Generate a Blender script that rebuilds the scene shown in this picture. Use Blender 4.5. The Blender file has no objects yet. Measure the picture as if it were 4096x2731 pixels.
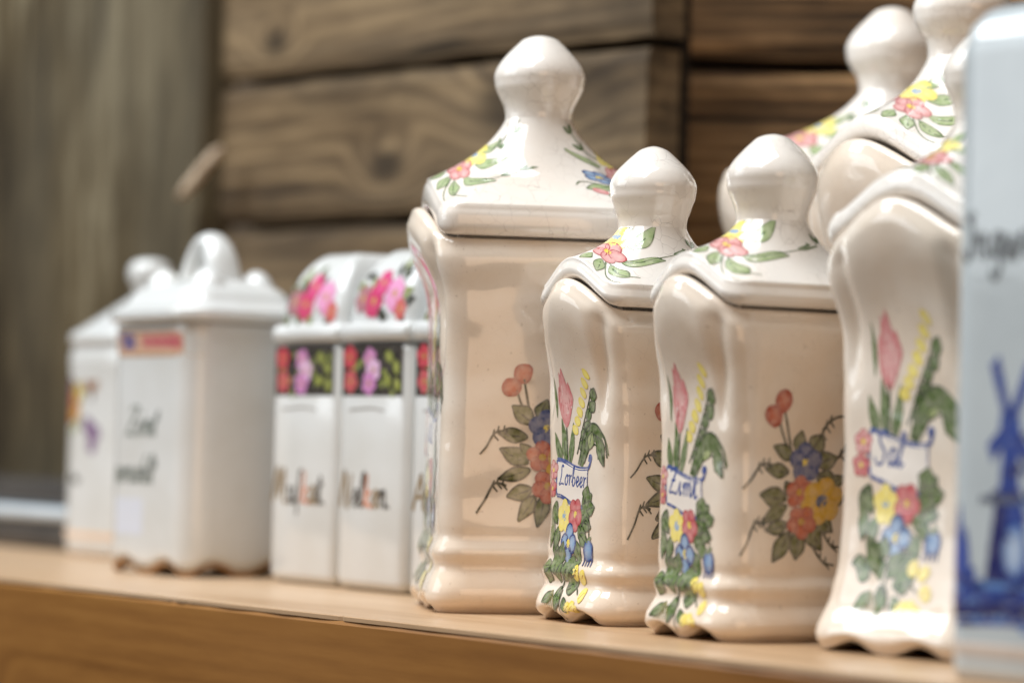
import bpy, math, random
from math import sin, cos, pi, radians, exp, sqrt
from mathutils import Vector, Matrix, noise

random.seed(7)
S = bpy.context.scene
COL = S.collection

# ------------------------------------------------------------------ camera
cam_d = bpy.data.cameras.new('camera')
cam = bpy.data.objects.new('camera', cam_d)
COL.objects.link(cam)
YAW, PITCH, ROLL = radians(37), math.atan(221 / 6860), radians(1.4)
f0 = Vector((-cos(YAW), sin(YAW), 0)); r0 = Vector((sin(YAW), cos(YAW), 0)); zz = Vector((0, 0, 1))
fw = f0 * cos(PITCH) + zz * sin(PITCH)
up = -f0 * sin(PITCH) + zz * cos(PITCH)
rt = r0 * cos(ROLL) + up * sin(ROLL)
up2 = up * cos(ROLL) - r0 * sin(ROLL)
M = Matrix((rt, up2, -fw)).transposed().to_4x4()
M.translation = Vector((0.55 / math.tan(YAW), -0.55, 0.0598))
cam.matrix_world = M
cam_d.lens = 105.0
cam_d.sensor_width = 36.0
cam_d.clip_start = 0.02
cam_d.clip_end = 50
cam_d.dof.use_dof = True
cam_d.dof.focus_distance = 0.975
cam_d.dof.aperture_fstop = 5.8
cam_d.dof.aperture_blades = 9
S.camera = cam

# ------------------------------------------------------------------ light
world = bpy.data.worlds.new('World')
S.world = world
world.use_nodes = True
bg = world.node_tree.nodes['Background']
bg.inputs[0].default_value = (1.0, 0.80, 0.62, 1)
bg.inputs[1].default_value = 0.085

def area(name, loc, target, sx, sy, power, color):
    d = bpy.data.lights.new(name, 'AREA')
    d.shape = 'RECTANGLE'; d.size = sx; d.size_y = sy
    d.energy = power; d.color = color
    o = bpy.data.objects.new(name, d); COL.objects.link(o)
    o.location = loc
    o.rotation_euler = (Vector(target) - Vector(loc)).to_track_quat('-Z', 'Y').to_euler()
    return o
area('daylight_overhead_half', (-0.80, -0.52, 1.28), (-0.10, 0.08, 0.1), 0.62, 1.05, 24, (0.92, 0.97, 1.0))  # overhead daylight, split in two to shape window-like highlights; no real panes
area('daylight_overhead_half', (-0.08, -0.42, 1.34), (-0.08, 0.08, 0.1), 0.62, 1.05, 23, (0.94, 0.98, 1.0))
area('daylight_open_side', (-1.5, -1.9, 0.80), (-0.1, 0.1, 0.1), 1.4, 1.1, 14, (0.88, 0.95, 1.0))
area('added_warm_fill', (1.75, -0.65, 0.36), (0.0, 0.1, 0.08), 1.2, 0.9, 8.2, (1.0, 0.68, 0.44))  # added warm fill tinting right-facing sides, in place of warm surroundings

S.view_settings.view_transform = 'Standard'
S.view_settings.look = 'None'
S.view_settings.exposure = -0.14
S.view_settings.gamma = 1.0
S.render.engine = 'CYCLES'
S.cycles.use_denoising = True
S.cycles.max_bounces = 8
S.cycles.caustics_reflective = False

# ------------------------------------------------------------------ helpers
def lin(r, g, b):
    def c(v):
        v /= 255.0
        return v / 12.92 if v <= 0.04045 else ((v + 0.055) / 1.055) ** 2.4
    return (c(r), c(g), c(b), 1.0)

def sm(a, b, x):
    t = max(0.0, min(1.0, (x - a) / (b - a)))
    return t * t * (3 - 2 * t)

def gs(x, m, w):
    return exp(-((x - m) / w) ** 2)

def mesh_obj(name, verts, faces, mat, parent=None, smooth=True, cols=None):
    me = bpy.data.meshes.new(name)
    me.from_pydata([tuple(v) for v in verts], [], faces)
    me.materials.append(mat)
    if smooth:
        me.polygons.foreach_set('use_smooth', [True] * len(me.polygons))
    if cols is not None:
        at = me.color_attributes.new('Col', 'FLOAT_COLOR', 'POINT')
        flat = []
        for c in cols:
            flat += [c[0], c[1], c[2], 1.0]
        at.data.foreach_set('color', flat)
    me.update()
    o = bpy.data.objects.new(name, me)
    COL.objects.link(o)
    if parent is not None:
        o.parent = parent
    return o

def thing(name, label, cat, loc=(0, 0, 0), rz=0.0, group=None):
    o = bpy.data.objects.new(name, None)
    o.empty_display_size = 0.02
    COL.objects.link(o)
    o.location = loc
    o.rotation_euler = (0, 0, radians(rz))
    o['label'] = label; o['category'] = cat
    if group: o['group'] = group
    return o

def loft(name, rings, mat, parent, cap0=True, cap1=True):
    n = len(rings[0]); verts = [p for r in rings for p in r]; faces = []
    for j in range(len(rings) - 1):
        a, b = j * n, (j + 1) * n
        for i in range(n):
            k = (i + 1) % n
            faces.append((a + i, a + k, b + k, b + i))
    def cap(base, flip):
        c = Vector((0, 0, 0))
        for i in range(n): c += Vector(verts[base + i])
        verts.append(tuple(c / n)); ci = len(verts) - 1
        for i in range(n):
            k = (i + 1) % n
            faces.append((base + k, base + i, ci) if not flip else (base + i, base + k, ci))
    if cap0: cap(0, False)
    if cap1: cap((len(rings) - 1) * n, True)
    return mesh_obj(name, verts, faces, mat, parent)

# ------------------------------------------------------------------ materials
def new_mat(name):
    m = bpy.data.materials.new(name); m.use_nodes = True
    nt = m.node_tree
    return m, nt, nt.nodes['Principled BSDF']

def N(nt, typ, **kw):
    n = nt.nodes.new(typ)
    for k, v in kw.items():
        if k.startswith('i_'):
            key = k[2:]
            n.inputs[int(key) if key.isdigit() else key].default_value = v
        else:
            setattr(n, k, v)
    return n

def L(nt, a, b): nt.links.new(a, b)

def glaze(name, base, warm, rough=0.1, crackle=0.0, speck=0.25, bump=0.12, scale=1.0):
    m, nt, P = new_mat(name)
    tc = N(nt, 'ShaderNodeTexCoord')
    n1 = N(nt, 'ShaderNodeTexNoise', i_Scale=38.0 * scale, i_Detail=4.0)
    L(nt, tc.outputs['Object'], n1.inputs['Vector'])
    r1 = N(nt, 'ShaderNodeMapRange'); r1.inputs[1].default_value = 0.4; r1.inputs[2].default_value = 0.72
    L(nt, n1.outputs['Fac'], r1.inputs[0])
    mix = N(nt, 'ShaderNodeMix', data_type='RGBA'); mix.inputs[6].default_value = base; mix.inputs[7].default_value = warm
    L(nt, r1.outputs[0], mix.inputs[0])
    # small kiln specks
    n2 = N(nt, 'ShaderNodeTexNoise', i_Scale=620.0, i_Detail=1.0)
    L(nt, tc.outputs['Object'], n2.inputs['Vector'])
    r2 = N(nt, 'ShaderNodeMapRange'); r2.inputs[1].default_value = 0.72; r2.inputs[2].default_value = 0.80; r2.inputs[4].default_value = speck
    L(nt, n2.outputs['Fac'], r2.inputs[0])
    mx2 = N(nt, 'ShaderNodeMix', data_type='RGBA'); mx2.inputs[7].default_value = (0.28, 0.19, 0.12, 1)
    L(nt, r2.outputs[0], mx2.inputs[0]); L(nt, mix.outputs[2], mx2.inputs[6])
    out = mx2.outputs[2]
    if crackle > 0:
        nw = N(nt, 'ShaderNodeTexNoise', i_Scale=160.0, i_Detail=2.0)
        L(nt, tc.outputs['Object'], nw.inputs['Vector'])
        va = N(nt, 'ShaderNodeVectorMath', operation='MULTIPLY_ADD'); va.inputs[1].default_value = (0.004, 0.004, 0.004)
        L(nt, nw.outputs['Color'], va.inputs[0]); L(nt, tc.outputs['Object'], va.inputs[2])
        vo = N(nt, 'ShaderNodeTexVoronoi', feature='DISTANCE_TO_EDGE', i_Scale=185.0)
        L(nt, va.outputs[0], vo.inputs['Vector'])
        r3 = N(nt, 'ShaderNodeMapRange'); r3.inputs[1].default_value = 0.0; r3.inputs[2].default_value = 0.022
        r3.inputs[3].default_value = crackle; r3.inputs[4].default_value = 0.0
        L(nt, vo.outputs['Distance'], r3.inputs[0])
        n4 = N(nt, 'ShaderNodeTexNoise', i_Scale=70.0)
        L(nt, tc.outputs['Object'], n4.inputs['Vector'])
        r4 = N(nt, 'ShaderNodeMapRange'); r4.inputs[1].default_value = 0.42; r4.inputs[2].default_value = 0.62
        L(nt, n4.outputs['Fac'], r4.inputs[0])
        mu = N(nt, 'ShaderNodeMath', operation='MULTIPLY')
        L(nt, r3.outputs[0], mu.inputs[0]); L(nt, r4.outputs[0], mu.inputs[1])
        mx3 = N(nt, 'ShaderNodeMix', data_type='RGBA'); mx3.inputs[7].default_value = (0.22, 0.17, 0.14, 1)
        L(nt, mu.outputs[0], mx3.inputs[0]); L(nt, out, mx3.inputs[6])
        out = mx3.outputs[2]
    L(nt, out, P.inputs['Base Color'])
    P.inputs['Roughness'].default_value = rough
    P.inputs['IOR'].default_value = 1.5
    if rough < .2:
        P.inputs['Coat Weight'].default_value = .55; P.inputs['Coat Roughness'].default_value = .025
    nb = N(nt, 'ShaderNodeTexNoise', i_Scale=150.0 * scale, i_Detail=3.0)
    L(nt, tc.outputs['Object'], nb.inputs['Vector'])
    bp = N(nt, 'ShaderNodeBump', i_Strength=bump, i_Distance=0.0012)
    L(nt, nb.outputs['Fac'], bp.inputs['Height']); L(nt, bp.outputs[0], P.inputs['Normal'])
    return m

CREAM = glaze('cream_glaze', (0.81, 0.715, 0.615, 1), (0.77, 0.635, 0.505, 1), 0.065, 0.10, 0.34, 0.07)
CREAM_CR = glaze('cream_glaze_crackled', (0.84, 0.79, 0.735, 1), (0.81, 0.73, 0.65, 1), 0.055, 0.55, 0.16, 0.045)
WHITE = glaze('white_porcelain', (0.67, 0.68, 0.675, 1), (0.62, 0.62, 0.60, 1), 0.10, 0.0, 0.15, 0.06)
WHITE_B = glaze('blue_white_porcelain', (0.55, 0.60, 0.62, 1), (0.50, 0.55, 0.575, 1), 0.06, 0.0, 0.1, 0.05)
BISQUE = glaze('bare_clay', (0.50, 0.30, 0.15, 1), (0.38, 0.21, 0.10, 1), 0.7, 0.0, 0.5, 0.3)

def paint_mat(name, rough, wash=.30):
    m, nt, P = new_mat(name)
    a = N(nt, 'ShaderNodeAttribute', attribute_name='Col')
    tc = N(nt, 'ShaderNodeTexCoord')
    n = N(nt, 'ShaderNodeTexNoise', i_Scale=430.0, i_Detail=4.0)
    L(nt, tc.outputs['Object'], n.inputs['Vector'])
    r = N(nt, 'ShaderNodeMapRange'); r.inputs[1].default_value = 0.34; r.inputs[2].default_value = 0.72
    r.inputs[3].default_value = 0.0; r.inputs[4].default_value = wash
    L(nt, n.outputs['Fac'], r.inputs[0])
    mx = N(nt, 'ShaderNodeMix', data_type='RGBA'); mx.inputs[7].default_value = (.80, .72, .64, 1)
    L(nt, r.outputs[0], mx.inputs[0]); L(nt, a.outputs['Color'], mx.inputs[6])
    L(nt, mx.outputs[2], P.inputs['Base Color'])
    P.inputs['Roughness'].default_value = rough
    P.inputs['Coat Weight'].default_value = .55; P.inputs['Coat Roughness'].default_value = .025
    return m
PAINT = paint_mat('painted_glaze', 0.10)
PRINT = paint_mat('printed_transfer', 0.12, .12)

def wood(name, dark, mid, light, grey, knots=(), grain=1.0, ax='X', rough=0.75, bump=0.5, greyamt=0.45, contrast=1.0, ring=1.0, spec=0.25, wband=0.22, stain=0.0, k=0.09):
    """grain runs along local axis ax; z is across the board"""
    m, nt, P = new_mat(name)
    tc = N(nt, 'ShaderNodeTexCoord')
    oi = N(nt, 'ShaderNodeObjectInfo')
    off = N(nt, 'ShaderNodeVectorMath', operation='SCALE'); off.inputs[0].default_value = (3.1, 1.7, 2.3)
    L(nt, oi.outputs['Random'], off.inputs['Scale'])
    src = tc.outputs['Object']
    warp = None; kd = None
    for (kx, kz, kr) in knots:
        sub = N(nt, 'ShaderNodeVectorMath', operation='SUBTRACT')
        sub.inputs[1].default_value = (kx, 0, kz) if ax == 'X' else (kz, 0, kx)
        L(nt, src, sub.inputs[0])
        sc = N(nt, 'ShaderNodeVectorMath', operation='MULTIPLY')
        sc.inputs[1].default_value = (0.55 / kr, 0, 1.0 / kr) if ax == 'X' else (1.0 / kr, 0, 0.55 / kr)
        L(nt, sub.outputs[0], sc.inputs[0])
        ln = N(nt, 'ShaderNodeVectorMath', operation='LENGTH'); L(nt, sc.outputs[0], ln.inputs[0])
        e = N(nt, 'ShaderNodeMapRange', interpolation_type='SMOOTHERSTEP'); e.inputs[1].default_value = 0; e.inputs[2].default_value = 3.2; e.inputs[3].default_value = 1; e.inputs[4].default_value = 0
        L(nt, ln.outputs['Value'], e.inputs[0])
        e2 = N(nt, 'ShaderNodeMapRange', interpolation_type='SMOOTHSTEP'); e2.inputs[1].default_value = 0.35; e2.inputs[2].default_value = 1.25; e2.inputs[3].default_value = 1; e2.inputs[4].default_value = 0
        L(nt, ln.outputs['Value'], e2.inputs[0])
        if warp is None: warp, kd = e.outputs[0], e2.outputs[0]
        else:
            a1 = N(nt, 'ShaderNodeMath', operation='ADD'); L(nt, warp, a1.inputs[0]); L(nt, e.outputs[0], a1.inputs[1]); warp = a1.outputs[0]
            a2 = N(nt, 'ShaderNodeMath', operation='MAXIMUM'); L(nt, kd, a2.inputs[0]); L(nt, e2.outputs[0], a2.inputs[1]); kd = a2.outputs[0]
    ad = N(nt, 'ShaderNodeVectorMath', operation='ADD'); L(nt, src, ad.inputs[0]); L(nt, off.outputs[0], ad.inputs[1])
    mp = N(nt, 'ShaderNodeMapping')
    mp.inputs['Scale'].default_value = (k, 1, 1) if ax == 'X' else (1, 1, k)
    L(nt, ad.outputs[0], mp.inputs['Vector'])
    pv = mp.outputs[0]
    if warp is not None:
        cmb = N(nt, 'ShaderNodeCombineXYZ')
        ws = N(nt, 'ShaderNodeMath', operation='MULTIPLY', i_1=0.022); L(nt, warp, ws.inputs[0])
        L(nt, ws.outputs[0], cmb.inputs[2 if ax == 'X' else 0])
        ad2 = N(nt, 'ShaderNodeVectorMath', operation='ADD'); L(nt, pv, ad2.inputs[0]); L(nt, cmb.outputs[0], ad2.inputs[1])
        pv = ad2.outputs[0]
    big = N(nt, 'ShaderNodeTexNoise', i_Scale=26.0 * grain, i_Detail=3.0, i_Distortion=0.5); L(nt, pv, big.inputs['Vector'])
    fine = N(nt, 'ShaderNodeTexNoise', i_Scale=230.0 * grain, i_Detail=5.0, i_Roughness=0.65); L(nt, pv, fine.inputs['Vector'])
    wv = N(nt, 'ShaderNodeTexWave', wave_type='BANDS', bands_direction='Z' if ax == 'X' else 'X', i_Scale=34.0 * grain * ring, i_Distortion=9.0, i_Detail=5.0)
    wv.inputs['Detail Scale'].default_value = 1.2
    L(nt, pv, wv.inputs['Vector'])
    m1 = N(nt, 'ShaderNodeMath', operation='MULTIPLY', i_1=0.67 - wband); L(nt, big.outputs['Fac'], m1.inputs[0])
    m2 = N(nt, 'ShaderNodeMath', operation='MULTIPLY_ADD', i_1=0.33); L(nt, fine.outputs['Fac'], m2.inputs[0]); L(nt, m1.outputs[0], m2.inputs[2])
    m3 = N(nt, 'ShaderNodeMath', operation='MULTIPLY_ADD', i_1=wband); L(nt, wv.outputs['Fac'], m3.inputs[0]); L(nt, m2.outputs[0], m3.inputs[2])
    cr = N(nt, 'ShaderNodeValToRGB')
    h = 0.17 / contrast
    cr.color_ramp.elements[0].position = 0.5 - h; cr.color_ramp.elements[0].color = dark
    cr.color_ramp.elements[1].position = 0.5 + h; cr.color_ramp.elements[1].color = light
    e = cr.color_ramp.elements.new(0.5); e.color = mid
    L(nt, m3.outputs[0], cr.inputs[0])
    # weathered grey patches
    gz = N(nt, 'ShaderNodeTexNoise', i_Scale=11.0, i_Detail=4.0)
    mp2 = N(nt, 'ShaderNodeMapping'); mp2.inputs['Scale'].default_value = (0.35, 1, 1) if ax == 'X' else (1, 1, 0.3)
    L(nt, ad.outputs[0], mp2.inputs['Vector']); L(nt, mp2.outputs[0], gz.inputs['Vector'])
    gr = N(nt, 'ShaderNodeMapRange'); gr.inputs[1].default_value = 0.42; gr.inputs[2].default_value = 0.66; gr.inputs[4].default_value = greyamt
    L(nt, gz.outputs['Fac'], gr.inputs[0])
    mg = N(nt, 'ShaderNodeMix', data_type='RGBA'); mg.inputs[7].default_value = grey
    L(nt, gr.outputs[0], mg.inputs[0]); L(nt, cr.outputs[0], mg.inputs[6])
    out = mg.outputs[2]
    if kd is not None:
        ks = N(nt, 'ShaderNodeMath', operation='MULTIPLY', i_1=0.75); L(nt, kd, ks.inputs[0])
        mk = N(nt, 'ShaderNodeMix', data_type='RGBA'); mk.inputs[7].default_value = tuple(c * 0.45 for c in dark[:3]) + (1,)
        L(nt, ks.outputs[0], mk.inputs[0]); L(nt, out, mk.inputs[6]); out = mk.outputs[2]
    if stain > 0:
        sn = N(nt, 'ShaderNodeTexNoise', i_Scale=17.0, i_Detail=5.0, i_Roughness=.6)
        mp3 = N(nt, 'ShaderNodeMapping'); mp3.inputs['Location'].default_value = (4, 2, 1); mp3.inputs['Scale'].default_value = (.45, 1, 1) if ax == 'X' else (1, 1, .3)
        L(nt, ad.outputs[0], mp3.inputs['Vector']); L(nt, mp3.outputs[0], sn.inputs['Vector'])
        sr = N(nt, 'ShaderNodeMapRange'); sr.inputs[1].default_value = .48; sr.inputs[2].default_value = .70; sr.inputs[4].default_value = stain
        L(nt, sn.outputs['Fac'], sr.inputs[0])
        ms = N(nt, 'ShaderNodeMix', data_type='RGBA'); ms.inputs[7].default_value = tuple(c * .6 for c in dark[:3]) + (1,)
        L(nt, sr.outputs[0], ms.inputs[0]); L(nt, out, ms.inputs[6]); out = ms.outputs[2]
        cn = N(nt, 'ShaderNodeTexNoise', i_Scale=120.0, i_Detail=2.0)
        mp4 = N(nt, 'ShaderNodeMapping'); mp4.inputs['Location'].default_value = (1, 5, 3); mp4.inputs['Scale'].default_value = (.06, 1, 1) if ax == 'X' else (1, 1, .06)
        L(nt, ad.outputs[0], mp4.inputs['Vector']); L(nt, mp4.outputs[0], cn.inputs['Vector'])
        cr2 = N(nt, 'ShaderNodeMapRange'); cr2.inputs[1].default_value = .66; cr2.inputs[2].default_value = .70; cr2.inputs[4].default_value = .85
        L(nt, cn.outputs['Fac'], cr2.inputs[0])
        mc = N(nt, 'ShaderNodeMix', data_type='RGBA'); mc.inputs[7].default_value = (.012, .009, .006, 1)
        L(nt, cr2.outputs[0], mc.inputs[0]); L(nt, out, mc.inputs[6]); out = mc.outputs[2]
    L(nt, out, P.inputs['Base Color'])
    P.inputs['Roughness'].default_value = rough
    P.inputs['Specular IOR Level'].default_value = spec
    bp = N(nt, 'ShaderNodeBump', i_Strength=bump, i_Distance=0.002)
    L(nt, m3.outputs[0], bp.inputs['Height']); L(nt, bp.outputs[0], P.inputs['Normal'])
    return m

# ------------------------------------------------------------------ decals
class Decal:
    """painted shapes on a surface function at(s, t) -> Vector (metres along, metres up)"""
    def __init__(self, at, ox=0.0, oy=0.0, scale=1.0, base=0.00009, sx=1.0, jit=0.0):
        self.jit = jit
        self.at, self.ox, self.oy, self.k, self.sx = at, ox, oy, scale, sx
        self.v, self.f, self.c = [], [], []
        self.n = 0; self.base = base
    def pt(self, x, y):
        s = self.ox + x * self.k * self.sx; t = self.oy + y * self.k
        h = 0.0004
        if self.jit:
            q = Vector((x * 2.3, y * 2.3, self.jit * 7.13)); x += .030 * noise.noise(q); y += .030 * noise.noise(q + Vector((9.1, 3.3, 0)))
            s = self.ox + x * self.k * self.sx; t = self.oy + y * self.k
        p = self.at(s, t)
        ds = self.at(s + h, t) - self.at(s - h, t); dt = self.at(s, t + h) - self.at(s, t - h)
        nrm = ds.cross(dt)
        if nrm.length > 0: nrm.normalize()
        return p + nrm * (self.base + self.n * 5e-7)
    def poly(self, pts, cc, ce, center=None):
        """star-shaped patch, colour cc in the middle to ce at the rim"""
        n = len(pts)
        cx = sum(p[0] for p in pts) / n; cy = sum(p[1] for p in pts) / n
        if center: cx, cy = center
        b = len(self.v)
        self.v.append(self.pt(cx, cy)); self.c.append(cc)
        for q in (0.5, 1.0):
            for p in pts:
                self.v.append(self.pt(cx + (p[0] - cx) * q, cy + (p[1] - cy) * q))
                w = q * q
                self.c.append(tuple(cc[i] * (1 - w) + ce[i] * w for i in range(3)))
        for i in range(n):
            k = (i + 1) % n
            self.f.append((b, b + 1 + i, b + 1 + k))
            self.f.append((b + 1 + i, b + 1 + n + i, b + 1 + n + k, b + 1 + k))
        self.n += 1
    def grid(self, quad, cfun, nx=10, ny=8):
        b = len(self.v)
        for j in range(ny + 1):
            for i in range(nx + 1):
                x, y = quad(i / nx, j / ny)
                self.v.append(self.pt(x, y)); self.c.append(cfun(i / nx, j / ny))
        for j in range(ny):
            for i in range(nx):
                a = b + j * (nx + 1) + i
                self.f.append((a, a + 1, a + nx + 2, a + nx + 1))
        self.n += 1
    def line(self, pts, w0, w1, col, sub=5, closed=False):
        P = spline(pts, sub, closed)
        n = len(P); b = len(self.v)
        for i, p in enumerate(P):
            if closed: a, c = P[(i - 1) % n], P[(i + 1) % n]
            else: a, c = P[max(0, i - 1)], P[min(n - 1, i + 1)]
            dx, dy = c[0] - a[0], c[1] - a[1]; l = math.hypot(dx, dy) or 1.0
            u = i / (n - 1)
            w = 0.5 * (w0 + (w1 - w0) * u)
            nx, ny = -dy / l * w, dx / l * w
            self.v.append(self.pt(p[0] + nx, p[1] + ny)); self.v.append(self.pt(p[0] - nx, p[1] - ny))
            j = random.uniform(0.8, 1.2)
            self.c += [tuple(x * j for x in col)] * 2
        for i in range(n if closed else n - 1):
            k = (i + 1) % n
            self.f.append((b + 2 * i, b + 2 * i + 1, b + 2 * k + 1, b + 2 * k))
        self.n += 1
    def build(self, name, parent, mat=None):
        return mesh_obj(name, self.v, self.f, mat or PAINT, parent, cols=self.c)

def spline(pts, sub=5, closed=False):
    if len(pts) < 3 and not closed:
        return [(pts[0][0] + (pts[-1][0] - pts[0][0]) * i / sub, pts[0][1] + (pts[-1][1] - pts[0][1]) * i / sub) for i in range(sub + 1)]
    out = []; n = len(pts)
    rng = n if closed else n - 1
    for i in range(rng):
        if closed: p0, p1, p2, p3 = pts[(i - 1) % n], pts[i], pts[(i + 1) % n], pts[(i + 2) % n]
        else: p0, p1, p2, p3 = pts[max(0, i - 1)], pts[i], pts[i + 1], pts[min(n - 1, i + 2)]
        for q in range(sub):
            t = q / sub
            out.append(tuple(0.5 * ((2 * p1[d]) + (-p0[d] + p2[d]) * t + (2 * p0[d] - 5 * p1[d] + 4 * p2[d] - p3[d]) * t * t + (-p0[d] + 3 * p1[d] - 3 * p2[d] + p3[d]) * t ** 3) for d in (0, 1)))
    if not closed: out.append(tuple(pts[-1]))
    return out

def c3(r, g, b): return lin(r, g, b)[:3]
G_D, G_M, G_L = c3(38, 58, 30), c3(84, 106, 54), c3(140, 152, 96)
OL_D, OL_M = c3(58, 56, 22), c3(112, 108, 44)
RED, PINK, PINK_L = c3(172, 62, 70), c3(206, 112, 116), c3(226, 170, 168)
ORED, ORED_L = c3(160, 62, 42), c3(198, 108, 80)
BLU_D, BLU, BLU_L = c3(28, 54, 116), c3(58, 98, 160), c3(140, 170, 204)
YEL, YEL_L, YEL_D = c3(230, 206, 80), c3(242, 226, 128), c3(196, 152, 40)
INK = c3(34, 70, 142); DARK = c3(46, 46, 34)

def leaf(D, x, y, ang, ln, wd, c=G_M, e=G_D, vein=True, outline=0.0):
    ca, sa = cos(radians(ang)), sin(radians(ang))
    prof = [(0, 0), (.15, .55), (.4, 1), (.65, .8), (.88, .3), (1, 0), (.88, -.34), (.65, -.82), (.4, -1), (.15, -.55)]
    P = []
    for a, b in prof:
        j = random.uniform(0.9, 1.1)
        u, v = a * ln, b * wd * 0.5 * j
        P.append((x + u * ca - v * sa, y + u * sa + v * ca))
    P = spline(P, 3, True)
    lt = tuple(min(1, q * 1.25 + 0.02) for q in c)
    D.poly(P, lt, c)
    if outline: D.line(P, outline, outline, e, 1, True)
    if vein: D.line([(x, y), (x + ln * .5 * ca - .05 * wd * sa, y + ln * .5 * sa + .05 * wd * ca), (x + ln * .92 * ca, y + ln * .92 * sa)], wd * .16, wd * .06, e)

def flower(D, x, y, r, c, e, cen, n=5, rot=90, squash=1.0, outline=0.0, rc=0.24):
    for i in range(n):
        a = radians(rot + 360.0 * i / n)
        px, py = x + cos(a) * r * .55, y + sin(a) * r * .55 * squash
        P = []
        for q in range(10):
            b = 2 * pi * q / 10
            ux, uy = cos(b) * r * .48, sin(b) * r * .46
            P.append((px + ux * cos(a) - uy * sin(a), py + (ux * sin(a) + uy * cos(a)) * squash))
        D.poly(P, c, tuple(.5 * c[k] + .5 * e[k] for k in range(3)))
        if outline: D.line(P, outline, outline, e, 2, True)
    P = [(x + cos(2 * pi * q / 8) * r * rc, y + sin(2 * pi * q / 8) * r * rc * squash) for q in range(8)]
    D.poly(P, cen, cen)

def blob(D, x, y, rx, ry, c, e, rot=0, outline=0.0, ol=None):
    ca, sa = cos(radians(rot)), sin(radians(rot))
    P = []
    for q in range(12):
        j = random.uniform(.92, 1.08)
        a, b = cos(2 * pi * q / 12) * rx * j, sin(2 * pi * q / 12) * ry * j
        P.append((x + a * ca - b * sa, y + a * sa + b * ca))
    D.poly(P, c, e)
    if outline: D.line(P, outline, outline, ol or e, 2, True)

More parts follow.
